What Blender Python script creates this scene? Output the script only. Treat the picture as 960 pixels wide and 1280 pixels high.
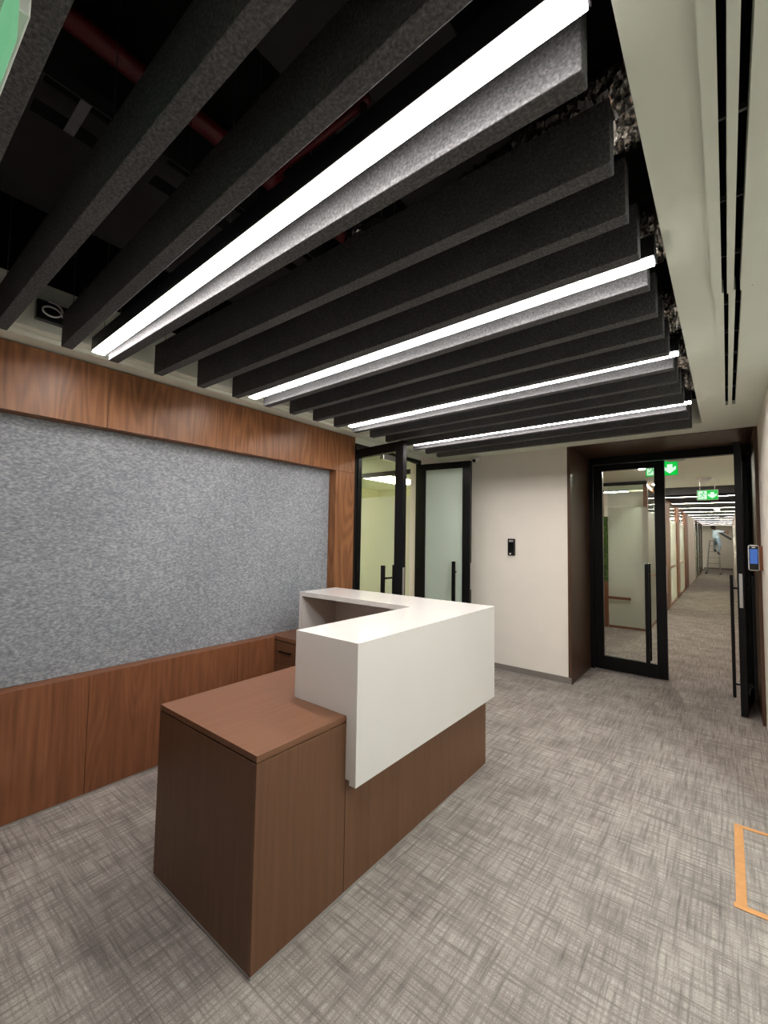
import bpy, bmesh, math, random
from mathutils import Vector, Matrix
random.seed(7)
for o in list(bpy.data.objects): bpy.data.objects.remove(o)
SC = bpy.context.scene
COL = SC.collection

# ------------------------------------------------------------------ camera
F_PX, YAW, PITCH, ROLL, CAM_H = 542.32, math.radians(38.347), math.radians(3.243), math.radians(0.943), 1.527
fw = Vector((-math.sin(YAW)*math.cos(PITCH), math.cos(YAW)*math.cos(PITCH), math.sin(PITCH)))
rt = Vector((math.cos(YAW), math.sin(YAW), 0)); up = rt.cross(fw)
r2 = rt*math.cos(ROLL) + up*math.sin(ROLL); u2 = up*math.cos(ROLL) - rt*math.sin(ROLL)
cam = bpy.data.cameras.new('camera'); camo = bpy.data.objects.new('camera', cam); COL.objects.link(camo)
camo.matrix_world = Matrix(((r2.x, u2.x, -fw.x, 0), (r2.y, u2.y, -fw.y, 0), (r2.z, u2.z, -fw.z, CAM_H), (0, 0, 0, 1)))
cam.sensor_fit = 'VERTICAL'; cam.sensor_height = 36.0; cam.lens = F_PX/1280*36.0
cam.clip_start = 0.02; cam.clip_end = 100
SC.camera = camo
# ------------------------------------------------------------------ world, exposure, light levels
w = bpy.data.worlds.new('world'); SC.world = w; w.use_nodes = True
w.node_tree.nodes['Background'].inputs[0].default_value = (.9, .95, 1, 1)
w.node_tree.nodes['Background'].inputs[1].default_value = 0.05
vs = SC.view_settings
vs.view_transform = 'Standard'; vs.look = 'None'; vs.gamma = 1.0; vs.use_curve_mapping = False
vs.exposure = 0.0
LED_STRENGTH = 58.0          # the linear lights between the baffles
LED_COLOUR = (1.0, .94, .895)
CORRIDOR_STRENGTH = 44.0
GLAZED_ROOM_STRENGTH = 95.0
LOBBY_FILL_STRENGTH = 27.0  # fill panels added out of view at the right
ROOM_STRENGTH = 22.0

# ------------------------------------------------------------------ materials
def srgb(r, g, b):
    f = lambda c: (c/255/12.92) if c/255 <= .04045 else ((c/255+.055)/1.055)**2.4
    return (f(r), f(g), f(b), 1)
def newmat(name):
    m = bpy.data.materials.new(name); m.use_nodes = True
    nt = m.node_tree; b = nt.nodes['Principled BSDF']
    return m, nt, b
def N(nt, t, **k):
    n = nt.nodes.new(t)
    for a, v in k.items():
        if a in n.inputs.keys(): n.inputs[a].default_value = v
        else: setattr(n, a, v)
    return n
def coords(nt, scale=(1, 1, 1), rnd=False):
    tc = N(nt, 'ShaderNodeTexCoord'); mp = N(nt, 'ShaderNodeMapping'); mp.inputs['Scale'].default_value = scale
    nt.links.new(tc.outputs['Object'], mp.inputs['Vector'])
    if rnd:
        oi = N(nt, 'ShaderNodeObjectInfo'); mu = N(nt, 'ShaderNodeMath', operation='MULTIPLY'); mu.inputs[1].default_value = 37.0
        cb = N(nt, 'ShaderNodeCombineXYZ')
        nt.links.new(oi.outputs['Random'], mu.inputs[0])
        for i in range(3): nt.links.new(mu.outputs[0], cb.inputs[i])
        nt.links.new(cb.outputs[0], mp.inputs['Location'])
    return mp.outputs[0]
def ramp(nt, fac, stops):
    r = N(nt, 'ShaderNodeValToRGB'); cr = r.color_ramp
    while len(cr.elements) < len(stops): cr.elements.new(.5)
    for e, (p, c) in zip(cr.elements, stops): e.position = p; e.color = c
    nt.links.new(fac, r.inputs['Fac']); return r.outputs['Color']
def noise(nt, vec, scale, detail=2, rough=.5):
    n = N(nt, 'ShaderNodeTexNoise'); n.inputs['Scale'].default_value = scale
    n.inputs['Detail'].default_value = detail; n.inputs['Roughness'].default_value = rough
    nt.links.new(vec, n.inputs['Vector']); return n.outputs['Fac']
def bump(nt, b, h, strength, dist=.002):
    n = N(nt, 'ShaderNodeBump'); n.inputs['Strength'].default_value = strength; n.inputs['Distance'].default_value = dist
    nt.links.new(h, n.inputs['Height']); nt.links.new(n.outputs[0], b.inputs['Normal'])
def mixf(nt, a, b_, f):
    n = N(nt, 'ShaderNodeMix'); n.data_type = 'FLOAT'; n.inputs[0].default_value = f
    nt.links.new(a, n.inputs[2]); nt.links.new(b_, n.inputs[3]); return n.outputs[0]
def math2(nt, op, a, b_):
    n = N(nt, 'ShaderNodeMath', operation=op)
    for i, v in enumerate((a, b_)):
        if isinstance(v, (int, float)): n.inputs[i].default_value = v
        else: nt.links.new(v, n.inputs[i])
    return n.outputs[0]
def plain(name, col, rough=.5, metal=0, spec=.5, nscale=40, nbump=.05, var=.04):
    m, nt, b = newmat(name)
    v = coords(nt); n = noise(nt, v, nscale, 3)
    c1 = tuple(x*(1-var) for x in col[:3])+(1,); c2 = tuple(min(1, x*(1+var)) for x in col[:3])+(1,)
    nt.links.new(ramp(nt, n, [(.3, c1), (.7, c2)]), b.inputs['Base Color'])
    b.inputs['Roughness'].default_value = rough; b.inputs['Metallic'].default_value = metal
    b.inputs['Specular IOR Level'].default_value = spec
    if nbump: bump(nt, b, n, nbump, .001)
    return m
def wood(name, dark, mid, light, axis='Z', rough=.42, cath=.5, spec=.35):
    m, nt, b = newmat(name)
    s_f = [42, 42, 42]; s_r = [3.2, 3.2, 3.2]; s_p = [130, 130, 130]
    i = 'XYZ'.index(axis); s_f[i] = 1.6; s_r[i] = .42; s_p[i] = 5
    fine = noise(nt, coords(nt, s_f, True), 1.0, 4, .6)
    pore = noise(nt, coords(nt, s_p, True), 1.0, 2, .6)
    big = noise(nt, coords(nt, s_r, True), 1.0, 2, .5)
    rings = math2(nt, 'SINE', math2(nt, 'MULTIPLY', big, 120.0), 0)
    rings = math2(nt, 'ADD', math2(nt, 'MULTIPLY', rings, .5), .5)
    f = mixf(nt, fine, rings, cath*.3)
    f = mixf(nt, f, pore, .2)
    f2 = mixf(nt, f, big, .1)
    nt.links.new(ramp(nt, f2, [(.25, dark), (.5, mid), (.75, light)]), b.inputs['Base Color'])
    b.inputs['Roughness'].default_value = rough; b.inputs['Specular IOR Level'].default_value = spec
    bump(nt, b, f, .12, .0006)
    return m
def emis(name, col, strength):
    m, nt, b = newmat(name)
    b.inputs['Base Color'].default_value = (.02, .02, .02, 1)
    b.inputs['Emission Color'].default_value = tuple(col[:3])+(1,); b.inputs['Emission Strength'].default_value = strength
    return m
def glassmat(name, tint, frosted=0.0):
    m = bpy.data.materials.new(name); m.use_nodes = True; nt = m.node_tree; nt.nodes.clear()
    out = N(nt, 'ShaderNodeOutputMaterial'); fr = N(nt, 'ShaderNodeFresnel'); ge = N(nt, 'ShaderNodeNewGeometry')
    io = N(nt, 'ShaderNodeMix'); io.data_type = 'FLOAT'; io.inputs[2].default_value = 1.45; io.inputs[3].default_value = 1/1.45
    nt.links.new(ge.outputs['Backfacing'], io.inputs[0]); nt.links.new(io.outputs[0], fr.inputs['IOR'])
    gl = N(nt, 'ShaderNodeBsdfGlossy'); gl.inputs['Roughness'].default_value = .02 if not frosted else .12
    tr = N(nt, 'ShaderNodeBsdfTransparent'); tr.inputs['Color'].default_value = tint
    base = tr.outputs[0]
    if frosted:
        tl = N(nt, 'ShaderNodeBsdfTranslucent'); tl.inputs['Color'].default_value = tint
        df = N(nt, 'ShaderNodeBsdfDiffuse'); df.inputs['Color'].default_value = tint
        m1 = N(nt, 'ShaderNodeMixShader'); m1.inputs[0].default_value = .45
        nt.links.new(tl.outputs[0], m1.inputs[1]); nt.links.new(df.outputs[0], m1.inputs[2])
        m2 = N(nt, 'ShaderNodeMixShader'); m2.inputs[0].default_value = frosted
        nt.links.new(tr.outputs[0], m2.inputs[1]); nt.links.new(m1.outputs[0], m2.inputs[2]); base = m2.outputs[0]
    mx = N(nt, 'ShaderNodeMixShader')
    nt.links.new(fr.outputs[0], mx.inputs[0]); nt.links.new(base, mx.inputs[1]); nt.links.new(gl.outputs[0], mx.inputs[2])
    nt.links.new(mx.outputs[0], out.inputs[0]); return m

def carpet_mat():
    m, nt, b = newmat('carpet')
    def cv(s): return coords(nt, s)
    a = noise(nt, cv((80, 4.2, 1)), 1, 2, .6)     # long threads along Y
    c = noise(nt, cv((4.2, 80, 1)), 1, 2, .6)     # long threads along X
    a2 = noise(nt, cv((24, 3, 1)), 1, 2, .6); c2 = noise(nt, cv((3, 24, 1)), 1, 2, .6)
    big = noise(nt, cv((3.5, 3.5, 1)), 1, 2)
    pile = noise(nt, cv((210, 210, 1)), 1, 3, .75)
    l = mixf(nt, math2(nt, 'MINIMUM', a, c), mixf(nt, a, c, .5), .35); l2 = mixf(nt, a2, c2, .5)
    f = mixf(nt, l, l2, .3); f = mixf(nt, f, pile, .3); f = mixf(nt, f, big, .12)
    nt.links.new(ramp(nt, f, [(.34, srgb(86, 80, 79)), (.475, srgb(135, 127, 122)), (.61, srgb(182, 174, 166))]), b.inputs['Base Color'])
    b.inputs['Roughness'].default_value = .95; b.inputs['Specular IOR Level'].default_value = .08
    bump(nt, b, f, .5, .004)
    return m
def felt_mat(name, dark, mid, light, sc=90, stretch=(1, 1, 1), bs=.4):
    m, nt, b = newmat(name)
    f1 = noise(nt, coords(nt, stretch), sc, 4, .65)
    f2 = noise(nt, coords(nt, (1, 1, 1)), sc*.22, 3, .6)
    f3 = noise(nt, coords(nt, (1, 1, 1)), 1.7, 2, .5)
    f = mixf(nt, f1, f2, .14); f = mixf(nt, f, f3, .12)
    nt.links.new(ramp(nt, f, [(.36, dark), (.5, mid), (.64, light)]), b.inputs['Base Color'])
    b.inputs['Roughness'].default_value = .97; b.inputs['Specular IOR Level'].default_value = .05
    bump(nt, b, f, bs, .002)
    return m
def foil_mat():
    m, nt, b = newmat('foil')
    b.inputs['Base Color'].default_value = (.85, .83, .8, 1); b.inputs['Metallic'].default_value = 1
    b.inputs['Roughness'].default_value = .2
    n = noise(nt, coords(nt, (1, 1, 1)), 60, 2, .6); bump(nt, b, n, .4, .004)
    return m

M = {}
M['carpet'] = carpet_mat()
M['gypsum'] = plain('gypsum', srgb(222, 227, 214), .85, spec=.2, nscale=8, nbump=.02, var=.015)
M['wall'] = plain('wall', srgb(229, 222, 213), .8, spec=.25, nscale=6, nbump=.02, var=.015)
M['black_slab'] = plain('black_slab', (.011, .011, .011, 1), .9, spec=.1, nscale=3, var=.4)
M['service'] = plain('service', (.02, .02, .022, 1), .7, nscale=5, var=.3)
M['galv'] = plain('galv', (.16, .16, .16, 1), .45, .8, nscale=20, var=.2)
M['redpipe'] = plain('redpipe', (.12, .004, .007, 1), .4, nscale=6, var=.15)
M['oak'] = wood('oak', srgb(94, 60, 37), srgb(130, 85, 54), srgb(154, 107, 71), 'Z', cath=.8)
M['oakdark'] = wood('oakdark', srgb(92, 56, 36), srgb(122, 76, 50), srgb(140, 92, 62), 'Z', cath=.45)
M['deskwood'] = wood('deskwood', srgb(92, 62, 43), srgb(104, 71, 50), srgb(116, 81, 58), 'Z', cath=.1)
M['desktop'] = wood('desktop', srgb(108, 73, 52), srgb(119, 81, 59), srgb(130, 91, 68), 'Y', cath=.1, rough=.38)
M['felt'] = felt_mat('felt', srgb(112, 115, 121), srgb(136, 139, 145), srgb(167, 170, 175), 95, (1, .5, 1.1))
M['baffle'] = felt_mat('baffle', (.055, .055, .057, 1), (.1, .1, .103, 1), (.165, .165, .17, 1), 120, bs=.3)
M['solid'] = plain('solid_surface', srgb(219, 215, 211), .08, spec=.5, nscale=3, nbump=0, var=.01)
M['alu'] = plain('aluminium', (.6, .6, .6, 1), .35, .9, nscale=30, var=.05)
M['black'] = plain('black_metal', (.003, .003, .0035, 1), .35, .0, .25, nscale=30, var=.2)
M['blackplastic'] = plain('black_plastic', (.008, .008, .009, 1), .3, nscale=30, var=.2)
M['glass'] = glassmat('glass', (.93, .96, .94, 1))
M['frost'] = glassmat('frosted_glass', (.72, .80, .74, 1), .93)
M['frostlight'] = glassmat('frosted_glass_light', (.8, .82, .76, 1), .85)
M['led'] = emis('led', LED_COLOUR, LED_STRENGTH)
M['ledc'] = emis('led_corridor', (1, .93, .83), CORRIDOR_STRENGTH)
M['panel'] = emis('led_panel', (1, .93, .72), ROOM_STRENGTH)
M['down'] = emis('downlight', (1, .93, .82), 1300)
M['lobby'] = emis('lobby_fill', (.88, 1, .96), LOBBY_FILL_STRENGTH)
M['panelroom'] = emis('led_panel_rooms', (1, .98, .88), GLAZED_ROOM_STRENGTH)
M['green'] = emis('exit_green', (.0, .62, .06), .95)
M['greenpale'] = emis('exit_green_pale', (.25, .7, .36), .62)
M['signwhite'] = emis('exit_white', (.75, 1, .8), 1.0)
M['white'] = plain('white_plastic', srgb(225, 225, 222), .4, nscale=20, nbump=0)
M['grey'] = plain('grey_base', srgb(122, 116, 110), .5, nscale=20, nbump=0)
M['tape'] = plain('tape', srgb(196, 140, 86), .6, nscale=30, var=.08)
M['screen'] = emis('screen', (.03, .1, .35), 1.2)
M['moss'] = felt_mat('moss', srgb(30, 52, 20), srgb(56, 84, 34), srgb(96, 126, 58), 30, bs=1.0)
M['yroom'] = plain('room_wall', srgb(228, 226, 196), .8, nscale=6, nbump=.02, var=.015)
M['portalwood'] = wood('portal_wood', srgb(58, 40, 30), srgb(78, 55, 41), srgb(92, 68, 52), 'Z', cath=.2)
M['plank'] = wood('post_wood', srgb(96, 60, 42), srgb(122, 80, 60), srgb(140, 98, 76), 'Z', cath=.2)
M['skin'] = plain('skin', srgb(120, 82, 64), .6, nscale=10)
M['shirt'] = plain('shirt', srgb(196, 212, 226), .9, nscale=20, var=.05)
M['jeans'] = plain('jeans', srgb(150, 168, 188), .9, nscale=20, var=.08)
M['hair'] = plain('hair', (.01, .009, .008, 1), .7, nscale=50)
M['foil'] = foil_mat()
M['ladder'] = plain('ladder_metal', (.3, .29, .28, 1), .5, .3, nscale=20)

# ------------------------------------------------------------------ helpers
def tag(o, label=None, cat=None, group=None, kind=None):
    if label: o['label'] = label
    if cat: o['category'] = cat
    if group: o['group'] = group
    if kind: o['kind'] = kind
    return o
def obj(name, bm, mat, parent=None, smooth=False, loc=None):
    me = bpy.data.meshes.new(name)
    if loc is not None: bmesh.ops.translate(bm, verts=bm.verts, vec=-Vector(loc))
    bm.normal_update(); bm.to_mesh(me); bm.free()
    me.materials.append(M[mat] if isinstance(mat, str) else mat)
    if smooth:
        for p in me.polygons: p.use_smooth = True
    o = bpy.data.objects.new(name, me); COL.objects.link(o)
    if loc is not None: o.location = loc
    if parent: set_parent(o, parent)
    return o
def root_offset(p):
    v = Vector(p.location)
    if p.parent: v = v + p.matrix_parent_inverse.translation + root_offset(p.parent)
    return v
def set_parent(o, p):
    """child keeps its world coordinates (parents are unrotated)"""
    o.parent = p; o.matrix_parent_inverse = Matrix.Translation(-root_offset(p))
def thing(name, loc, label, cat, group=None):
    o = bpy.data.objects.new(name, None); COL.objects.link(o); o.location = loc; o.empty_display_size = .1
    return tag(o, label, cat, group)
def bx(x0, x1, y0, y1, z0, z1, bev=0.0, bm=None):
    bm = bm or bmesh.new(); t = bmesh.new()
    bmesh.ops.create_cube(t, size=1)
    for v in t.verts:
        v.co = Vector((x0+(x1-x0)*(v.co.x+.5), y0+(y1-y0)*(v.co.y+.5), z0+(z1-z0)*(v.co.z+.5)))
    if bev: bmesh.ops.bevel(t, geom=t.edges[:], offset=bev, segments=2, profile=.5, affect='EDGES')
    merge(bm, t); return bm
def merge(bm, t, mtx=None):
    if mtx is not None: bmesh.ops.transform(t, matrix=mtx, verts=t.verts)
    me = bpy.data.meshes.new('tmp'); t.to_mesh(me); t.free(); bm.from_mesh(me); bpy.data.meshes.remove(me)
    return bm
def cyl(p0, p1, r, seg=12, bm=None, r1=None):
    bm = bm or bmesh.new(); p0 = Vector(p0); p1 = Vector(p1); d = p1-p0
    t = bmesh.new(); bmesh.ops.create_cone(t, cap_ends=True, segments=seg, radius1=r, radius2=r if r1 is None else r1, depth=d.length)
    q = d.to_track_quat('Z', 'Y').to_matrix().to_4x4()
    return merge(bm, t, Matrix.Translation((p0+p1)/2) @ q)
def tube(pts, r, seg=8, bm=None):
    bm = bm or bmesh.new(); pts = [Vector(p) for p in pts]; rings = []
    for i, p in enumerate(pts):
        d = (pts[min(i+1, len(pts)-1)]-pts[max(i-1, 0)]).normalized()
        q = d.to_track_quat('Z', 'Y')
        rr = r[i] if isinstance(r, (list, tuple)) else r
        rings.append([bm.verts.new(p + q @ Vector((math.cos(2*math.pi*k/seg)*rr, math.sin(2*math.pi*k/seg)*rr, 0))) for k in range(seg)])
    for a, b in zip(rings, rings[1:]):
        for k in range(seg): bm.faces.new((a[k], a[(k+1) % seg], b[(k+1) % seg], b[k]))
    bm.faces.new(rings[0][::-1]); bm.faces.new(rings[-1]); return bm
def prism(poly, fn, d0, d1, bm=None):
    """extrude 2-D poly; fn(u, v, d) -> point"""
    bm = bm or bmesh.new()
    a = [bm.verts.new(fn(u, v, d0)) for u, v in poly]; b = [bm.verts.new(fn(u, v, d1)) for u, v in poly]
    n = len(poly)
    for i in range(n): bm.faces.new((a[i], a[(i+1) % n], b[(i+1) % n], b[i]))
    bm.faces.new(a[::-1]); bm.faces.new(b)
    bmesh.ops.recalc_face_normals(bm, faces=bm.faces); return bm
def struct(name, bm, mat, parent=None):
    o = obj(name, bm, mat, parent)
    if not parent: o['kind'] = 'structure'
    return o
ORD = ['first', 'second', 'third', 'fourth', 'fifth', 'sixth', 'seventh', 'eighth', 'ninth', 'tenth', 'eleventh', 'twelfth',
       'thirteenth', 'fourteenth', 'fifteenth', 'sixteenth', 'seventeenth', 'eighteenth', 'nineteenth', 'twentieth',
       'twenty-first', 'twenty-second', 'twenty-third', 'twenty-fourth']

# ------------------------------------------------------------------ setting
XL = -2.946        # face of the wood frame on the left wall
YF = 4.905         # far wall
XR = .225          # right wall
ZC = 2.535         # gypsum ceiling
YB = -2.6; XE = 2.2
struct('floor', bx(-7, 2.4, YB-.2, 31.2, -.1, 0), 'carpet')
wl = struct('wall_left', bx(-3.3, -3.1, YB, 3.237, 0, 3.4), 'wall')
MOD = .983
ys = [3.237] + [.996+MOD*k for k in (1, 0, -1, -2, -3)] + [YB+.001]
for a, b in zip(ys[1:], ys):     # bulkhead veneer panels
    if b - a > .05: obj('bulkhead_panel', bx(-3.1, XL, a+.001, b-.001, 2.160, 2.527, .0012), 'oak', wl)
ys2 = [2.967] + [.974+MOD*k for k in (1, 0, -1, -2, -3)] + [YB+.001]
for a, b in zip(ys2[1:], ys2):
    obj('wainscot_panel', bx(-3.1, XL, a+.001, b-.001, .014, .688, .0012), 'oakdark', wl)
obj('end_post', bx(-3.1, XL, 2.969, 3.236, .014, 2.158, .0012), 'oak', wl)
obj('plinth', bx(-3.1, XL-.006, YB, 3.23, 0, .014), 'alu', wl)
tag(obj('felt_panel', bx(-3.1, -3.035, YB+.01, 2.967, .69, 2.158), 'felt'),
    'large blue-grey felt panel filling the recess of the wood framed left wall', 'wall panel')
# left wall beyond the wood frame: jamb, door head, short return
struct('wall_left_return', bx(-3.1, -2.95, 4.44, YF, 0, 2.6), 'wall')
struct('wall_left_head', bx(-3.1, -2.95, 3.24, 4.44, 2.47, 2.62), 'gypsum')
# far wall with the portal
struct('wall_far', bx(-3.1, -1.35, YF, 5.75, 0, 2.62), 'wall')
bb = struct('baseboard_far', bx(-2.95, -1.319, YF-.012, YF, .006, .07), 'grey')
obj('metal_edge', bx(-2.95, -1.319, YF-.014, YF, 0, .007), 'alu', bb)
pt = struct('trim_1', bx(-1.35, -1.318, YF-.004, 5.72, 0, 2.53), 'portalwood')
obj('soffit_board', bx(-1.35, XR, YF-.004, 5.72, 2.53, 2.56), 'portalwood', pt)
obj('jamb_board', bx(XR-.025, XR+.05, YF-.004, 5.72, 0, 2.53), 'portalwood', pt)
struct('wall_far_head', bx(-1.35, 2.2, YF, 5.75, 2.565, 2.62), 'gypsum')
# right wall (from the opening beside the camera on) and the lobby behind the camera
struct('wall_right', bx(XR, XR+.15, 3.35, 31, 0, 3.4), 'wall')
struct('wall_right_return', bx(XR+.15, XE, 3.35, 3.5, 0, 3.4), 'wall')
struct('wall_right_outer', bx(XE, XE+.15, YB, 3.5, 0, 3.4), 'wall')
struct('wall_back', bx(-3.3, XE+.15, YB-.15, YB, 0, 3.4), 'wall')
# ceiling: gypsum border round the open void
VX0, VX1, VY0, VY1 = -2.74, -.148, -2.2, 4.51
cl = struct('ceiling', bx(-3.1, -2.83, YB, VY1, ZC, ZC+.06), 'gypsum')
obj('stepped_edge', bx(-2.83, VX0, YB, VY1, ZC+.022, ZC+.06), 'gypsum', cl)
obj('upstand', bx(-2.83, VX0, YB, VY1, ZC+.06, 2.80), 'gypsum', cl)
obj('shadow_bead', bx(-2.80, -2.79, YB, VY1, ZC+.017, ZC+.022), 'gypsum', cl)
obj('far_soffit', bx(-3.1, XE, VY1, YF, ZC, ZC+.06), 'gypsum', cl)
obj('far_upstand', bx(-2.83, VX1, VY1, VY1+.06, ZC+.06, 2.75), 'gypsum', cl)
obj('near_soffit', bx(-3.1, XE, YB, VY0, ZC, ZC+.06), 'gypsum', cl)
obj('right_soffit', bx(VX1, -.017, VY0, VY1, ZC, ZC+.03), 'gypsum', cl)
obj('right_soffit', bx(.092, XE, VY0, VY1, ZC, ZC+.03), 'gypsum', cl)
obj('right_soffit', bx(-.017, .092, 4.02, VY1, ZC, ZC+.03), 'gypsum', cl)
# slab and sides of the void
struct('ceiling_slab', bx(-3.3, XE+.15, YB-.15, 5.75, 3.4, 3.5), 'black_slab')
struct('wall_void_left', bx(-3.1, -3.06, YB, YF, 2.6, 3.4), 'black_slab')
struct('wall_void_far', bx(-3.1, XE, 4.75, 4.79, 2.62, 3.4), 'black_slab')

# ------------------------------------------------------------------ slot diffusers in the right soffit
def slot_diffuser(y0, y1, dz, label):
    r = thing('slot_diffuser', (.037, (y0+y1)/2, ZC), label, 'air vent', 'slot diffusers in the right soffit')
    s = -.006*(1 if dz else 0)
    obj('flange', bx(-.019+s, .011+s, y0, y1, ZC-.004-dz, ZC+.05), 'gypsum', r)
    obj('centre_bar', bx(.027+s, .048+s, y0, y1, ZC-.003-dz, ZC+.05), 'gypsum', r)
    obj('flange', bx(.068+s, .102+s, y0, y1, ZC-.004-dz, ZC+.05), 'gypsum', r)
    obj('plenum', bx(-.02, .1, y0, y1, ZC+.16, ZC+.2), 'black_slab', r)
    n = int((y1-y0)/.33)
    for k in range(n):
        y = y0+.2+k*.33
        obj('spacer', bx(.011+s, .068+s, y, y+.008, ZC+.035, ZC+.05), 'galv', r)
    return r
slot_diffuser(VY0, 2.168, .010, 'white slot diffuser in the right soffit, the lower nearer length before the step')
slot_diffuser(2.170, 4.02, 0, 'white slot diffuser in the right soffit, the far length towards the glass doors')

# ------------------------------------------------------------------ ceiling baffles and linear lights
PITCH_B = .239
NB0, NB1 = -7, 16
base_mesh = None
SKEW = {1: (.02, -.055), 2: (-.005, -.01), 3: (-.005, .02), 4: (.02, -.005), 5: (.03, -.03), 16: (.05, .05)}
zb = 2.458
for k in range(NB1, NB0-1, -1):
    y1 = .45 + PITCH_B*k; y0 = y1-.05
    xl = -2.66+.006*max(0, k)
    idx = NB1-k
    if idx < 18:
        lab = 'charcoal felt ceiling baffle, %s in the row counted from the far wall' % ORD[idx]
        if idx == 17: lab = 'charcoal felt ceiling baffle cut by the top left corner, beside the near exit sign'
    else:
        lab = 'charcoal felt ceiling baffle behind the viewpoint, %s in the row from the far wall' % ORD[idx]
    if base_mesh is None:
        o = obj('ceiling_baffle', bx(-2.62, -.206, -.025, .025, 0, .172, .003), 'baffle'); base_mesh = o.data
        wire = obj('suspension_wire', cyl((0, 0, .17), (0, 0, 3.4-zb), .0015, 6), 'galv', o); wm = wire.data
        wire.location = (-2.55, 0, 0); wire.matrix_parent_inverse = Matrix.Identity(4)
    else:
        o = bpy.data.objects.new('ceiling_baffle', base_mesh); COL.objects.link(o)
        wire = bpy.data.objects.new('suspension_wire', wm); COL.objects.link(wire); wire.parent = o; wire.location = (-2.55, 0, 0)
    w2 = bpy.data.objects.new('suspension_wire', wm); COL.objects.link(w2); w2.parent = o; w2.location = (-1.33, 0, 0)
    dl, dr_ = SKEW.get(k, (.045, -.045) if k > 4 else (0, 0))      # hung a little out of square
    o.location = (0, (y0+y1)/2 + dl + (dr_-dl)*2.62/2.414, zb); o.rotation_euler.z = math.atan((dr_-dl)/2.414)
    tag(o, lab, 'ceiling baffle', 'felt baffles hung across the lobby ceiling')
led_labels = {3: 'glowing linear ceiling light farthest away, nearest to the glass doors',
              2: 'glowing linear ceiling light second nearest to the far wall',
              1: 'glowing linear ceiling light second nearest to the viewer',
              0: 'largest glowing linear ceiling light, running up to the top of the photo',
              }
LEDY = {0: (.826, .764), 1: (1.772, 1.687), 2: (2.752, 2.615), 3: (3.69, 3.605)}
for j, (ya, yb_) in LEDY.items():
    xa, xb_ = -2.63+.03*j, -.173
    r = thing('linear_light', (-1.4, (ya+yb_)/2, 2.50), led_labels[j], 'ceiling light', 'linear lights between the baffles')
    def sk(bm):
        for v in bm.verts: v.co.y += ya+(yb_-ya)*(v.co.x-xa)/(xb_-xa)
        return bm
    ho = bx(xa, xb_, -.031, -.0275, 2.4875, 2.56); bx(xa, xb_, .0275, .031, 2.4875, 2.56, 0, ho); bx(xa, xb_, -.0275, .0275, 2.52, 2.56, 0, ho)
    obj('housing', sk(ho), 'blackplastic', r)
    for x in (xa, xb_): obj('end_cap', sk(bx(x-.0025, x+.0025, -.031, .031, 2.4875, 2.56)), 'blackplastic', r)
    obj('diffuser', sk(bx(xa+.003, xb_-.003, -.0273, .0273, 2.481, 2.50)), 'led', r)
    for x in (-2.55, -1.33): obj('suspension_wire', sk(cyl((x, 0, 2.56), (x, 0, 3.4), .0015, 6)), 'galv', r)
for i, (x, y) in enumerate(((1.2, 1.1), (1.2, 2.4))):  # unseen ceiling panels, added to supply cool light from the right
    r = thing('panel_light', (x, y, ZC), 'added square fill panel, unseen in the lobby ceiling right of the viewpoint, %s from the back wall' % ORD[i], 'ceiling light', 'added fill panels in the right lobby ceiling')
    obj('frame', bx(x-.31, x+.31, y-.31, y+.31, ZC-.006, ZC-.0005), 'white', r)
    obj('diffuser', bx(x-.295, x+.295, y-.295, y+.295, ZC-.009, ZC-.0062), 'lobby', r)
# ------------------------------------------------------------------ services in the void
def flex_duct(y, z, rad, x0, x1, seed, label):
    rnd = random.Random(seed); bm = bmesh.new(); seg = 44; rings = []
    n = 120
    for i in range(n+1):
        t = i/n; x = x0+(x1-x0)*t
        yy = y + .10*math.sin(t*2.2+seed) * t; zz = z + .05*math.sin(t*5+seed)
        r = rad*(1+.10*(i % 2)+rnd.uniform(-.05, .05))
        rings.append([bm.verts.new((x+rnd.uniform(-.005, .005), yy+math.cos(2*math.pi*k/seg)*r*(1+rnd.uniform(-.065, .065)), zz+math.sin(2*math.pi*k/seg)*r*(1+rnd.uniform(-.065, .065)))) for k in range(seg)])
    for a, b in zip(rings, rings[1:]):
        for k in range(seg): bm.faces.new((a[k], b[k], b[(k+1) % seg], a[(k+1) % seg]))
    bm.faces.new(rings[0]); bm.faces.new(rings[-1][::-1])
    return tag(obj('flexible_duct', bm, 'foil'), label, 'air duct', 'foil ducts above the baffles')
flex_duct(1.36, 2.765, .105, -.05, -1.22, 1, 'crinkled silver foil duct above the baffles, the nearest and longest one')
flex_duct(1.98, 2.765, .105, -.05, -.8, 2, 'crinkled silver foil duct above the baffles, second nearest')
flex_duct(2.62, 2.765, .105, -.05, -.7, 3, 'crinkled silver foil duct above the baffles, third nearest')
flex_duct(3.25, 2.765, .105, -.05, -.7, 4, 'crinkled silver foil duct above the baffles, fourth nearest')
flex_duct(3.85, 2.765, .105, -.05, -.7, 5, 'crinkled silver foil duct above the baffles, farthest and smallest')
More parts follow.
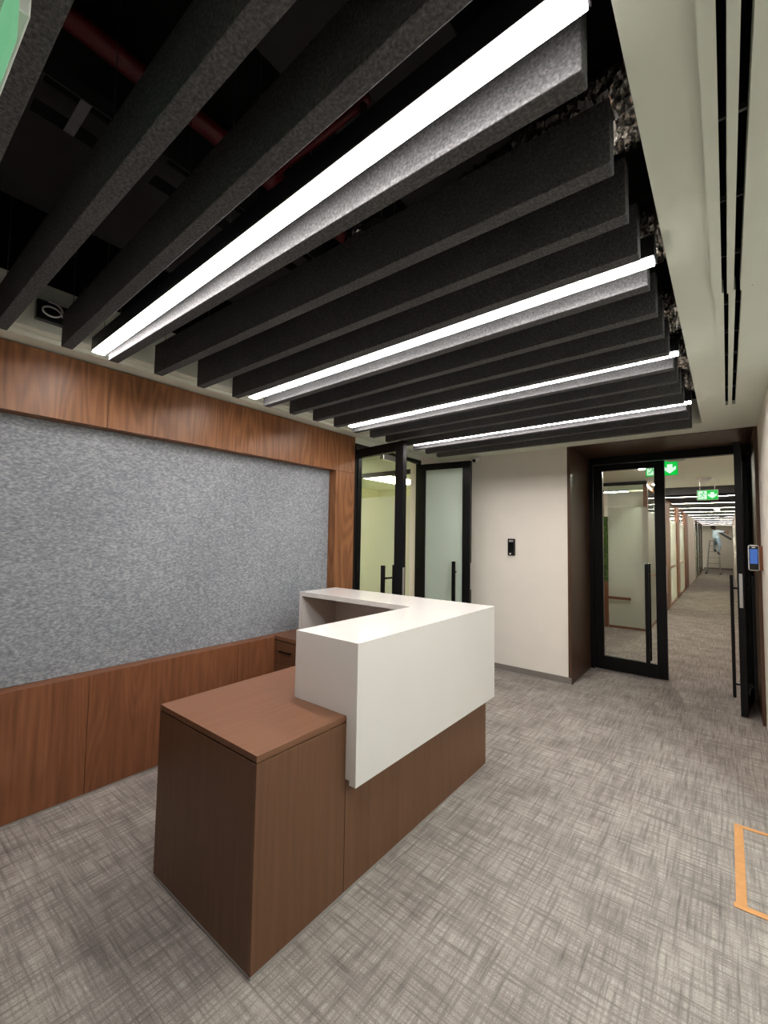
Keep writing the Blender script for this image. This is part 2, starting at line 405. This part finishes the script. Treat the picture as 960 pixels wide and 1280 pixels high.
# sprinkler pipe
r = thing('sprinkler_pipe', (-1.43, -1, 2.95), 'dark red sprinkler pipe above the baffles at the top left', 'pipe')
obj('main_pipe', cyl((-1.43, -2.2, 2.98), (-1.43, 4.4, 2.98), .032, 18), 'redpipe', r, True)
for y in (1.02, 2.25, 3.95):
    obj('branch_pipe', cyl((-1.43, y+.0, 2.98), (-.9, y, 2.98), .017, 12), 'redpipe', r, True)
    s = obj('coupling', cyl((-1.43, y-.05, 2.98), (-1.43, y+.05, 2.98), .042, 16), 'redpipe', r, True)
    h = obj('sprinkler_head', cyl((-.92, y, 2.98), (-.92, y, 2.70), .012, 10), 'redpipe', r, True)
    obj('deflector', cyl((-.92, y, 2.69), (-.92, y, 2.70), .02, 12), 'redpipe', h)
tag(obj('supply_duct', bx(-2.48, -1.75, -1.6, 4.3, 3.02, 3.3, .004), 'service'), 'black rectangular duct under the dark ceiling slab over the left half', 'air duct')
tag(obj('return_duct', bx(-1.15, -.62, .4, 4.3, 3.08, 3.32, .004), 'service'), 'narrower black duct under the dark ceiling slab over the right half', 'air duct')
def cable_tray(x, y0, y1, z, label):
    r = thing('cable_tray', (x, (y0+y1)/2, z), label, 'cable tray')
    obj('side_rail', bx(x-.09, x-.085, y0, y1, z, z+.05), 'service', r); obj('side_rail', bx(x+.085, x+.09, y0, y1, z, z+.05), 'service', r)
    n = int((y1-y0)/.12)
    for k in range(n): obj('rung', bx(x-.085, x+.085, y0+k*.12, y0+k*.12+.03, z, z+.004), 'galv' if k % 5 == 0 else 'service', r)
cable_tray(-1.62, -.8, 4.2, 2.86, 'perforated cable tray along the red sprinkler pipe')
for i, (y, lab) in enumerate([(.57, 'slotted grey metal hanger channel between the two nearest full baffles'), (2.3, 'slotted grey metal hanger channel beyond the second light')]):
    bm = bx(-.85, -.45, y, y+.035, 2.78, 2.80)
    r = tag(obj('hanger_channel', bm, 'galv'), lab, 'bracket')
    for k in range(7): obj('slot', bx(-.83+k*.055, -.80+k*.055, y+.012, y+.023, 2.777, 2.781), 'black', r)
# loose cable coil seen at the left behind the second nearest baffle
tag(obj('dark_backing_box', bx(-2.738, -2.70, .57, .70, 2.60, 2.70, .004), 'blackplastic'), 'black box added on the white upstand as dark background behind the pale cable loop', 'dark backing')  # black box added to darken the background of the cable loop
pts = [(-2.69, .634+.042*math.cos(a/3), 2.636+.03*math.sin(a/3)+.004*a/3) for a in range(0, 26)]
tag(obj('cable_coil', tube(pts, .005, 6), 'white', smooth=True), 'loop of pale cable hanging by the white upstand at the left', 'cable')
pts = [(-2.66, .70+.05*math.sin(t/4), 2.62+.35*t/12) for t in range(13)]
tag(obj('flexible_conduit', tube(pts, .014, 8), 'blackplastic', smooth=True), 'black flexible conduit rising beside the pale cable loop', 'cable')
for i, (x, y) in enumerate([(-2.2, .32), (-2.35, 1.55), (-1.1, 2.5)]):
    tag(obj('threaded_rod', cyl((x, y, 2.75), (x, y, 3.4), .004, 6), 'galv'), 'thin threaded rod dropping from the dark slab, %s from the viewer' % ORD[i], 'rod')

# ------------------------------------------------------------------ reception desk
DXL, DXR, DY0, DYS, DY1, DZ = -2.037, -1.311, .962, 1.421, 2.803, .75
WXL, WXR, WY0, WY1, WZT, WZB = -1.652, -1.251, 1.418, 2.809, 1.067, .466
RXL, RY0 = -2.759, 2.391
d = thing('reception_desk', (-1.67, 1.9, 0), 'brown wood reception desk with a white L-shaped counter', 'desk')
obj('worktop', bx(DXL, DXR, DY0, DY1-.04, DZ-.023, DZ, .0015), 'desktop', d)
obj('shadow_gap', bx(DXL+.006, DXR-.006, DY0+.006, DY1-.05, DZ-.029, DZ-.023), 'deskwood', d)
obj('end_panel', bx(DXL, DXR-.02, DY0, DY0+.02, .016, DZ-.029, .001), 'deskwood', d)
obj('front_panel', bx(DXR-.02, DXR, DY0, DYS-.0015, .016, DZ-.029, .001), 'deskwood', d)
obj('front_panel', bx(DXR-.02, DXR, DYS+.0015, DY1, .016, .60, .001), 'deskwood', d)
obj('side_panel', bx(DXL, DXL+.02, DY0+.02, DY0+.46, .016, DZ-.029), 'deskwood', d)
obj('divider_panel', bx(DXL+.02, DXR-.02, DYS, DYS+.02, .016, DZ-.029), 'deskwood', d)
obj('far_panel', bx(DXL, DXR-.02, DY1-.02, DY1, .016, .70), 'deskwood', d)
obj('kick_plate', bx(DXL+.003, DXR-.003, DY0+.003, DY0+.46, 0, .016), 'alu', d)
obj('kick_plate', bx(DXR-.04, DXR-.003, DY0+.46, DY1-.003, 0, .016), 'alu', d)
obj('return_worktop', bx(-2.44, DXL-.001, 2.31, 2.77, .677, .70), 'desktop', d)
wc = obj('white_counter', prism([(WXR, WY0), (WXR, WY1), (RXL, WY1), (RXL, RY0), (WXL, RY0), (WXL, WY0)],
                                lambda u, v, z: (u, v, z), WZT-.034, WZT), 'solid', d)
tag(wc, 'glossy white L-shaped counter')
obj('front_fascia', bx(WXR-.036, WXR, WY0, WY1, WZB, WZT-.034), 'solid', wc)
obj('end_fascia', bx(WXL, WXR-.036, WY0, WY0+.03, DZ, WZT-.034), 'solid', wc)
obj('end_fascia', bx(DXR+.001, WXR-.036, WY0, WY0+.03, WZB+.02, DZ), 'solid', wc)
obj('fascia_backing', bx(DXR+.001, WXR-.037, WY0+.03, WY1-.03, WZB+.02, .7), 'blackplastic', wc)
obj('return_back', bx(RXL, WXR-.036, WY1-.03, WY1, .70, WZT-.034), 'solid', wc)
obj('return_side', bx(RXL, RXL+.034, RY0, WY1-.03, .70, WZT-.034), 'solid', wc)
obj('inner_fascia', bx(WXR-.30, WXR-.29, WY0+.03, WY1-.03, DZ, WZT-.034), 'solid', wc)
# pedestal with drawers
p = thing('drawer_pedestal', (-2.69, 2.55, 0), 'wooden drawer pedestal between the wall and the desk return', 'drawer unit')
obj('body', bx(-2.944, -2.445, 2.32, 2.79, .02, .664), 'deskwood', p)
obj('top', bx(-2.944, -2.445, 2.298, 2.79, .67, .70, .001), 'desktop', p)
for k, (z0, z1) in enumerate([(.49, .662), (.27, .486), (.03, .266)]):
    dr = obj('drawer', bx(-2.942, -2.447, 2.30, 2.32, z0, z1, .001), 'deskwood', p)
    zc = (z0+z1)/2
    obj('handle', bx(-2.87, -2.73, 2.278, 2.286, zc+.004, zc+.016, .001, bx(-2.865, -2.857, 2.286, 2.30, zc+.005, zc+.015, 0, bx(-2.743, -2.735, 2.286, 2.30, zc+.005, zc+.015))), 'black', dr)

# ------------------------------------------------------------------ glass doors
def door_leaf(name, hinge, ang, width, height, label, glass='glass', stile=.075, toprail=.075, botrail=.15, hz=(.14, 1.26), hx=None, plate=False, z0=.012, hstile=None):
    """leaf from hinge towards direction ang (radians from +X), built in local u (along leaf), d (across), z"""
    hx = hx if hx is not None else width-.17
    c, s = math.cos(ang), math.sin(ang); H = Vector(hinge)
    def P(u, dd, z): return Vector((H.x+c*u-s*dd, H.y+s*u+c*dd, z))
    def lb(u0, u1, d0, d1, za, zb_, bev=0):
        bm = bx(u0, u1, d0, d1, za, zb_, bev)
        for v in bm.verts: v.co = P(v.co.x, v.co.y, v.co.z)
        return bm
    r = thing(name, P(width/2, 0, 0), label, 'door', 'black framed glass door leaves')
    t = .025
    hs = hstile or stile
    obj('stile', lb(0, hs, -t, t, z0, height, .002), 'black', r); obj('stile', lb(width-stile, width, -t, t, z0, height, .002), 'black', r)
    obj('top_rail', lb(hs, width-stile, -t, t, height-toprail, height), 'black', r)
    obj('bottom_rail', lb(hs, width-stile, -t, t, z0, z0+botrail), 'black', r)
    g = obj('glass_pane', lb(hs, width-stile, -.005, .005, z0+botrail, height-toprail), glass, r)
    for sgn in (-1, 1):
        h = obj('pull_handle', lb(hx-.02, hx+.02, sgn*.075-.012, sgn*.075+.012, hz[0], hz[1], .003), 'black', r)
        for zz in (hz[0]+.12, hz[1]-.12):
            obj('standoff', lb(hx-.008, hx+.008, min(sgn*.004, sgn*.065), max(sgn*.004, sgn*.065), zz-.008, zz+.008), 'black', h)
    obj('lock_plate', lb(width-.001, width+.002, -.012, .012, .95, 1.25), 'alu', r)
    return r
# left doorway (into the meeting room): head, jambs
fr = struct('door_1', bx(-2.99, -2.94, 3.238, 4.44, 2.425, 2.47), 'black')
obj('jamb', bx(-2.99, -2.94, 3.238, 3.262, 0, 2.425), 'black', fr)
obj('jamb', bx(-2.99, -2.94, 4.40, 4.44, 0, 2.425), 'black', fr)
door_leaf('glass_door', (-2.985, 3.315, 0), math.radians(-8), .68, 2.415, 'open black framed clear glass door leaf standing out beside the wood post', hx=.49, stile=.1, toprail=.09, hstile=.05)
door_leaf('glass_door', (-2.93, 4.385, 0), math.radians(6), .665, 2.405, 'open black framed glass door leaf in front of the far white wall', glass='frost', hx=.49, stile=.095)
# corridor doorway inside the portal
fr = struct('door_2', bx(-1.318, XR-.025, 5.72, 5.79, 2.44, 2.53), 'black')
obj('jamb', bx(-1.318, -1.275, 5.72, 5.79, 0, 2.44), 'black', fr)
obj('jamb', bx(XR-.06, XR-.025, 5.72, 5.79, 0, 2.44), 'black', fr)
door_leaf('glass_door', (-1.272, 5.75, 0), 0, .735, 2.435, 'closed black framed glass door leaf with a long pull handle, left of the corridor', stile=.1, hx=.555, hz=(.17, 1.27))
door_leaf('glass_door', (.155, 5.72, 0), math.radians(-95.5), .72, 2.435, 'black glass door leaf swung open edge-on beside the right wall', stile=.09, hx=.6, hz=(.13, 1.23))
# door closers on the heads
tag(obj('door_closer', bx(-2.935, -2.88, 3.62, 3.86, 2.36, 2.42, .004), 'alu'), 'small silver door closer under the left doorway head', 'door closer')
tag(obj('door_closer', bx(-.51, -.35, 5.80, 5.85, 2.426, 2.4385, .002), 'alu'), 'small silver door closer above the corridor doorway', 'door closer')

# ------------------------------------------------------------------ small wall devices
r = thing('card_reader', (-1.97, YF, 1.43), 'small black card reader on the far white wall', 'card reader')
obj('body', bx(-2.013, -1.928, YF-.03, YF, 1.332, 1.528, .008), 'blackplastic', r)
obj('lens_window', bx(-1.995, -1.945, YF-.032, YF-.029, 1.49, 1.512), 'alu', r)
obj('key_light', bx(-1.99, -1.97, YF-.032, YF-.029, 1.345, 1.36), 'white', r)
obj('screen', bx(-2.0, -1.94, YF-.0315, YF-.0295, 1.38, 1.48), 'black', r)
r = thing('security_camera', (-2.41, YF, 2.51), 'small white bullet camera at the top of the far white wall', 'camera')
obj('bracket', bx(-2.44, -2.38, YF-.03, YF, 2.48, 2.53, .004), 'white', r)
b_ = obj('body', cyl((-2.41, YF-.02, 2.495), (-2.39, YF-.14, 2.465), .028, 20), 'white', r)
obj('lens', cyl((-2.39, YF-.138, 2.4655), (-2.3895, YF-.144, 2.464), .02, 16), 'black', b_)
r = thing('access_terminal', (.18, 4.70, 1.3), 'silver edged terminal with a lit blue screen on the right wall', 'access terminal')
obj('bezel', bx(.132, .202, 4.675, 4.712, 1.297, 1.508, .014), 'white', r)
obj('front_glass', bx(.138, .196, 4.671, 4.676, 1.305, 1.50, .002), 'blackplastic', r)
obj('screen', bx(.143, .191, 4.669, 4.672, 1.355, 1.475), 'screen', r)
obj('camera_window', bx(.157, .177, 4.669, 4.672, 1.484, 1.492), 'white', r)
obj('mounting_block', bx(.195, XR, 4.69, 4.77, 1.30, 1.50), 'oakdark', r)
# floor tape
r = thing('floor_tape', (.3, 2.78, 0), 'orange tape rectangle stuck on the carpet at the right edge', 'tape')
obj('tape_strip', bx(-.005, .032, 2.43, 3.125, .0005, .0022), 'tape', r)
obj('tape_strip', bx(-.012, .66, 2.425, 2.458, .0022, .0036), 'tape', r)
obj('tape_strip', bx(.0, .66, 3.095, 3.122, .0022, .0036), 'tape', r)
obj('tape_strip', bx(.625, .66, 2.43, 3.125, .0036, .005), 'tape', r)

# ------------------------------------------------------------------ exit signs
ARROW = [(-.028, .05), (.028, .05), (.028, .0), (.062, .028), (.062, -.016), (0, -.068), (-.062, -.016), (-.062, .028), (-.028, .0)]
def exit_sign(x0, x1, y, z0, z1, top, label, man=True, g='green', facing=-1):
    r = thing('exit_sign', ((x0+x1)/2, y, z0), label, 'exit sign', 'green exit signs')
    obj('housing', bx(x0, x1, y-.012, y+.012, z0, z1, .003), 'white', r)
    f0, f1 = y-.0135, y-.0118
    pan = obj('green_face', bx(x0+.006, x1-.006, f0, f1, z0+.006, z1-.006), g, r)
    h = z1-z0; k = h/.19; zc = (z0+z1)/2
    ax = x1-.088*k if man else (x0+x1)/2
    obj('arrow', prism([(ax+u*k*1.05, zc+v*k) for u, v in ARROW], lambda u, v, dd: (u, dd, v), y-.0155, y-.0134), 'signwhite', pan)
    if man:
        mx = x0+.09*k
        obj('door_symbol', bx(mx-.07*k, mx+.06*k, y-.0150, y-.0134, zc-.075*k, zc+.075*k), 'signwhite', pan)
        def lp(u, v): return (mx+u*k, y-.0165, zc+v*k)
        bm = cyl((mx+.012*k, y-.0165, zc+.052*k), (mx+.012*k, y-.0152, zc+.052*k), .014*k, 12)
        for a in ([(0, .035), (-.01, -.005)], [(-.01, -.005), (.02, -.03), (.012, -.065)], [(-.01, -.005), (-.025, -.035), (-.055, -.05)],
                  [(.0, .03), (.03, .01), (.05, .02)], [(.0, .03), (-.03, .025), (-.045, -.002)]):
            tube([lp(u, v) for u, v in a], .007*k, 6, bm)
        obj('running_figure', bm, 'green', pan)
    for x in (x0+.04, x1-.04): obj('hanger', cyl((x, y, z1), (x, y, top), .004, 8), 'alu', r)
    return r
exit_sign(-.78, -.44, 6.2, 2.315, 2.495, 2.56, 'green exit sign with a down arrow just inside the corridor doors', man=True)
exit_sign(-.364, -.094, 8.5, 2.185, 2.345, 2.56, 'green exit sign hanging farther along the corridor ceiling')
r = thing('exit_sign', (-1.0, .122, 2.25), 'pale green exit sign cut off by the top left corner', 'exit sign', 'green exit signs')
obj('canopy', bx(-1.15, -.855, .105, .15, 2.345, 2.40, .003), 'white', r)
gp = obj('green_plate', bx(-1.14, -.795, .118, .126, 2.24, 2.345, .001), 'greenpale', r)
obj('arrow', prism([(-1.0+u*.55, 2.29+v*.55) for u, v in ARROW], lambda u, v, dd: (u, dd, v), .1168, .1179), 'signwhite', gp)
for x in (-1.1, -.9): obj('hanger', cyl((x, .13, 2.40), (x, .13, 3.4), .004, 8), 'alu', r)

# ------------------------------------------------------------------ meeting room behind the left doorway
struct('wall_room_left', bx(-6.6, -6.5, 3.24, 9, 0, 2.7), 'yroom')
struct('wall_room_near', bx(-6.5, -3.3, 3.14, 3.24, 0, 2.7), 'yroom')
struct('wall_room_far', bx(-6.6, -3.0, 8.0, 8.1, 0, 2.7), 'yroom')
struct('wall_room_right', bx(-3.1, -3.0, 4.9, 8.0, 0, 2.7), 'yroom')
struct('ceiling_room', bx(-6.6, -3.1, 3.14, 8.1, 2.62, 2.7), 'gypsum')
r = thing('glass_partition', (-4.7, 4.72, 0), 'black framed glass partition inside the meeting room seen through the doorway', 'partition')
obj('head_rail', bx(-6.5, -3.1, 4.70, 4.75, 2.37, 2.43), 'black', r)
obj('sill_rail', bx(-6.5, -3.1, 4.70, 4.75, 0, .06), 'black', r)
obj('transom_board', bx(-6.5, -3.1, 4.715, 4.735, 2.43, 2.62), 'gypsum', r)
for x in (-6.48, -5.3, -4.2, -3.12): obj('mullion', bx(x-.02, x+.02, 4.70, 4.75, .06, 2.37), 'black', r)
for a, b in ((-6.46, -5.32), (-5.28, -4.22), (-4.18, -3.14)):
    obj('clear_pane', bx(a, b, 4.72, 4.73, 2.08, 2.37), 'glass', r)
    obj('frosted_pane', bx(a, b, 4.72, 4.73, .06, 2.08), 'frostlight', r)
def panel_light(x, y, z, sx, sy, label, mat='panel'):
    r = thing('panel_light', (x, y, z), label, 'ceiling light')
    obj('frame', bx(x-sx-.012, x+sx+.012, y-sy-.012, y+sy+.012, z+.004, z+.02), 'white', r)
    obj('diffuser', bx(x-sx, x+sx, y-sy, y+sy, z-.004, z+.004), mat, r)
panel_light(-4.95, 6.6, 2.596, .3, .6, 'bright panel light on the meeting room ceiling behind the partition')
panel_light(-3.7, 7.0, 2.596, .3, .3, 'smaller panel light on the meeting room ceiling near the right wall')
panel_light(-4.9, 3.95, 2.596, .3, .3, 'panel light on the near part of the meeting room ceiling')
tag(obj('ceiling_vent', bx(-3.9, -3.4, 4.2, 4.32, 2.59, 2.62, .003), 'white'), 'white vent strip on the meeting room ceiling inside the doorway', 'air vent')

# ------------------------------------------------------------------ vestibule and corridor
CX = -1.06
struct('ceiling_vestibule', bx(-2.9, XR, 5.75, 10.0, 2.56, 2.62), 'gypsum')
struct('ceiling_corridor', bx(CX-.2, XR, 10.0, 31, 2.85, 2.9), 'black_slab')
struct('wall_corridor_end', bx(-1.4, .4, 30.5, 30.6, 0, 2.9), 'wall')
struct('baseboard_end', bx(CX, XR, 30.48, 30.5, 0, .1), 'grey')
wv = struct('wall_vestibule', bx(-1.90, -1.76, 5.79, 8.75, 0, 2.56), 'oakdark')
struct('wall_behind_partition', bx(-2.6, CX-.1, 10.4, 10.5, 0, 2.56), 'wall')
struct('wall_behind_side', bx(-2.9, -2.6, 5.8, 10.5, 0, 2.56), 'wall')
r = thing('glass_partition', (-1.4, 8.6, 0), 'frosted glass partition seen through the closed door leaf', 'partition')
obj('frosted_pane', bx(-1.67, CX, 8.595, 8.605, .04, 2.11), 'frostlight', r)
obj('clear_pane', bx(-1.67, CX, 8.595, 8.605, 2.11, 2.5), 'glass', r)
obj('head_rail', bx(-1.76, CX, 8.58, 8.62, 2.5, 2.56), 'black', r)
obj('sill_rail', bx(-1.76, CX, 8.58, 8.62, 0, .04), 'plank', r)
obj('grab_rail', bx(-1.67, -1.32, 8.53, 8.55, .50, .545), 'plank', r)
tag(obj('moss_panel', bx(-1.76, -1.675, 8.54, 8.6, .80, 1.95), 'moss'), 'narrow green planted strip beyond the closed glass door leaf', 'green wall')
tag(obj('wood_post', bx(-1.76, -1.675, 8.54, 8.6, 0, .80), 'plank'), 'short brown wood post under the green strip beyond the door', 'post')
# corridor glazing along the left side
g = thing('corridor_glazing', (CX-.03, 15, 0), 'glazed corridor wall with wood posts and frosted panes', 'partition')
posts = [(8.60, 8.70, 'plank'), (11.0, 12.3, 'plank'), (14.1, 14.9, 'plank'), (16.9, 18.3, 'plank'), (22.2, 22.5, 'black'), (24.0, 24.4, 'black'), (26.4, 26.8, 'black'), (28.6, 28.9, 'black')]
for a, b, m in posts: obj('post', bx(CX-.06, CX, a, b, 0, 2.5), m, g)
for (a0, a1, _), (b0, b1, _) in zip(posts, posts[1:]):
    if a1 > 18 and a1 < 19: continue
    obj('frosted_pane', bx(CX-.035, CX-.025, a1, b0, .05, 2.05), 'frostlight', g)
    obj('clear_pane', bx(CX-.035, CX-.025, a1, b0, 2.05, 2.44), 'glass', g)
    obj('sill_rail', bx(CX-.05, CX-.01, a1, b0, 0, .05), 'plank', g)
    obj('mid_rail', bx(CX-.022, CX-.01, a1, b0, .88, .92), 'plank', g)
    obj('head_rail', bx(CX-.05, CX-.01, a1, b0, 2.44, 2.5), 'plank', g)
struct('wall_corridor_left', bx(CX-.1, CX, 18.3, 22.2, 0, 2.85), 'wall')
struct('wall_corridor_upper', bx(CX-.1, CX, 10.0, 18.3, 2.5, 2.85), 'black_slab')
struct('wall_corridor_rooms', bx(-2.6, -2.5, 10.5, 31, 0, 2.6), 'yroom')
struct('ceiling_rooms', bx(-2.6, CX-.1, 10.5, 31, 2.6, 2.65), 'gypsum')
for i, y in enumerate((10.9, 13.2, 15.8, 24.0)):
    panel_light(-1.9, y, 2.57, .25, .5, 'panel light in the %s room behind the corridor glazing' % ORD[i], 'panelroom')
# corridor baffles and lights
bmesh_c = None; n = 0
yy = 10.2
rows = []
while yy < 30:
    rows.append(yy); yy += .62
for i, y in enumerate(rows):
    if i % 3 == 1:
        r = thing('linear_light', (-.42, y, 2.44), 'thin linear light across the corridor ceiling, %s from the doors' % ORD[i//3], 'ceiling light', 'linear lights across the corridor ceiling')
        obj('housing', bx(CX+.02, XR-.02, y-.03, y-.02, 2.44, 2.52, 0, bx(CX+.02, XR-.02, y+.02, y+.03, 2.44, 2.52, 0, bx(CX+.02, XR-.02, y-.02, y+.02, 2.46, 2.52))), 'blackplastic', r)
        obj('diffuser', bx(CX+.02, XR-.02, y-.0198, y+.0198, 2.4402, 2.447), 'ledc', r)
    else:
        if bmesh_c is None:
            o = obj('ceiling_baffle', bx(CX+.02, XR-.02, -.025, .025, 2.436, 2.62), 'baffle'); bmesh_c = o.data
        else:
            o = bpy.data.objects.new('ceiling_baffle', bmesh_c); COL.objects.link(o)
        o.location = (0, y, 0)
        tag(o, 'dark felt baffle across the corridor ceiling, %s from the doors' % ORD[n], 'ceiling baffle', 'felt baffles across the corridor ceiling'); n += 1
# downlights, detector in the vestibule ceiling
def downlight(x, y, label):
    r = thing('downlight', (x, y, 2.56), label, 'ceiling light', 'round downlights in the vestibule ceiling')
    obj('trim_ring', cyl((x, y, 2.553), (x, y, 2.561), .06, 24), 'white', r)
    obj('lamp_face', cyl((x, y, 2.549), (x, y, 2.553), .045, 24), 'down', r)
downlight(-1.0, 9.2, 'bright downlight just before the corridor baffles begin')
downlight(-.93, 7.1, 'bright downlight seen through the closed door leaf beside the exit sign')
downlight(-2.2, 7.6, 'downlight in the vestibule ceiling behind the wood wall')
r = thing('ceiling_speaker', (-.27, 8.7, 2.5), 'pale cone shaped fitting on the ceiling above the second exit sign', 'ceiling fitting')
obj('base', cyl((-.27, 8.7, 2.54), (-.27, 8.7, 2.56), .11, 24), 'white', r)
obj('cone', cyl((-.27, 8.7, 2.47), (-.27, 8.7, 2.54), .03, 24, None, .1), 'white', r, True)
for x, y, lab in ((-.2, 14.6, 'nearer'), (-.13, 19.5, 'farther')):
    r = thing('ceiling_sensor', (x, y, 2.36), 'white round sensor hung below the corridor baffles, the %s one' % lab, 'sensor', 'sensors below the corridor baffles')
    obj('body', cyl((x, y, 2.36), (x, y, 2.42), .05, 20, None, .075), 'white', r, True)
    obj('stem', cyl((x, y, 2.42), (x, y, 2.85), .012, 8), 'white', r)

# ------------------------------------------------------------------ step ladder and worker at the corridor's end
LY = 26.5
l = thing('step_ladder', (-.55, LY, 0), 'aluminium step ladder standing at the far end of the corridor', 'ladder')
def lad(x, z): return Vector((x, 0, z))
for s in (-1, 1):
    xb = -.556+s*.275; xt = -.507+s*.165
    obj('front_rail', cyl((xb, LY-.35, 0), (xt, LY-.04, 1.56), .028, 8), 'ladder', l)
    obj('rear_rail', cyl((xb, LY+.45, 0), (xt, LY+.06, 1.56), .022, 8), 'ladder', l)
    obj('foot', bx(xb-.045, xb+.045, LY-.40, LY-.31, 0, .05), 'black', l); obj('foot', bx(xb-.04, xb+.04, LY+.41, LY+.49, 0, .05), 'black', l)
for k in range(5):
    t = (k+.8)/5.6; z = 1.56*t; hw = .275+(.165-.275)*t; xc = -.556+(-.507+.556)*t; y = LY-.35+.31*t
    obj('tread', bx(xc-hw, xc+hw, y-.045, y+.045, z-.012, z+.012), 'ladder', l)
obj('top_cap', bx(-.69, -.32, LY-.12, LY+.12, 1.56, 1.60, .006), 'ladder', l)
def skin_mesh(name, verts, edges, radii, mat, parent=None, root=0, sub=2, mats=None):
    me = bpy.data.meshes.new(name); me.from_pydata(verts, edges, []); me.materials.append(M[mat])
    o = bpy.data.objects.new(name, me); COL.objects.link(o)
    sk = o.modifiers.new('skin', 'SKIN'); sk.use_smooth_shade = True
    for i, rr in enumerate(radii):
        me.skin_vertices[0].data[i].radius = (rr, rr) if isinstance(rr, (int, float)) else rr
    me.skin_vertices[0].data[root].use_root = True
    sd = o.modifiers.new('sub', 'SUBSURF'); sd.levels = sub; sd.render_levels = sub
    if parent: set_parent(o, parent)
    return o
pr = thing('person', (-.45, LY, 1.6), 'worker in a light blue shirt perched on the ladder holding a dark board', 'person')
y0 = LY
# pelvis on the cap, torso leaning forward to the right, legs straddling
V = [(-.36, y0, 1.71), (-.45, y0, 1.84), (-.53, y0-.01, 1.96), (-.50, y0-.02, 2.08), (-.50, y0-.06, 2.17), (-.51, y0-.08, 2.23),   # 0..5 pelvis spine chest neck head
     (-.36, y0-.17, 2.05), (-.22, y0-.22, 2.02), (-.06, y0-.2, 2.06), (-.01, y0-.19, 2.07),        # 6..9 near arm
     (-.36, y0+.16, 2.05), (-.20, y0+.16, 1.98), (-.06, y0+.05, 1.97), (-.01, y0+.03, 1.97),       # 10..13 far arm
     (-.34, y0-.11, 1.66), (-.27, y0-.24, 1.36), (-.36, y0-.22, .99), (-.27, y0-.27, .95),        # 14..17 near leg
     (-.42, y0+.11, 1.66), (-.46, y0+.24, 1.40), (-.50, y0+.22, 1.12), (-.42, y0+.22, 1.08)]       # 18..21 far leg
Eg = [(0, 1), (1, 2), (2, 3), (3, 4), (4, 5), (2, 6), (6, 7), (7, 8), (8, 9), (2, 10), (10, 11), (11, 12), (12, 13),
      (0, 14), (14, 15), (15, 16), (16, 17), (0, 18), (18, 19), (19, 20), (20, 21)]
Rd = [(.17, .17), (.18, .17), (.19, .17), .06, .085, .075, .075, .052, .036, .03, .075, .052, .036, .03, .092, .066, .044, .04, .092, .066, .044, .04]
body = skin_mesh('body', V, Eg, Rd, 'shirt', pr)
# shirt / trousers / skin by height zone of the one continuous body
dg = bpy.context.evaluated_depsgraph_get(); ev = body.evaluated_get(dg); me2 = bpy.data.meshes.new_from_object(ev)
body.modifiers.clear(); body.data = me2
me2.materials.clear()
for k in ('shirt', 'jeans', 'skin', 'blackplastic'): me2.materials.append(M[k])
for pl in me2.polygons:
    c = pl.center
    if c.z < 1.06 or (c.y > y0+.12 and c.z < 1.16): pl.material_index = 3
    elif c.z < 1.72: pl.material_index = 1
    elif c.z > 2.12 or c.x > -.10: pl.material_index = 2
    else: pl.material_index = 0
    pl.use_smooth = True
hv = bmesh.new(); bmesh.ops.create_uvsphere(hv, u_segments=16, v_segments=10, radius=.105)
for v in hv.verts: v.co = Vector((v.co.x*1.05-.525, v.co.y+y0-.075, v.co.z*.85+2.235))
obj('hair', hv, 'hair', pr, True)
for yb in (-.19, .03):       # fingers closing on the board
    for k in range(4):
        obj('finger', tube([(-.015+k*.018, y0+yb-.02, 2.06-(.09 if yb > 0 else 0)), (.0+k*.018, y0+yb-.035, 2.02-(.08 if yb > 0 else 0)), (.005+k*.018, y0+yb-.01, 1.99-(.08 if yb > 0 else 0))], .009, 6), 'skin', body)
    obj('thumb', tube([(-.02, y0+yb+.02, 2.05-(.09 if yb > 0 else 0)), (.01, y0+yb+.035, 2.01-(.08 if yb > 0 else 0))], .01, 6), 'skin', body)
bm = bx(-.29, .29, -.05, .05, -.05, .05, .004)
bmesh.ops.transform(bm, matrix=Matrix.Translation((-.075, y0-.10, 1.83)) @ Matrix.Rotation(math.radians(36), 4, 'Y'), verts=bm.verts)
tag(obj('dark_board', bm, 'service'), 'dark board held by the worker at the corridor end', 'board')
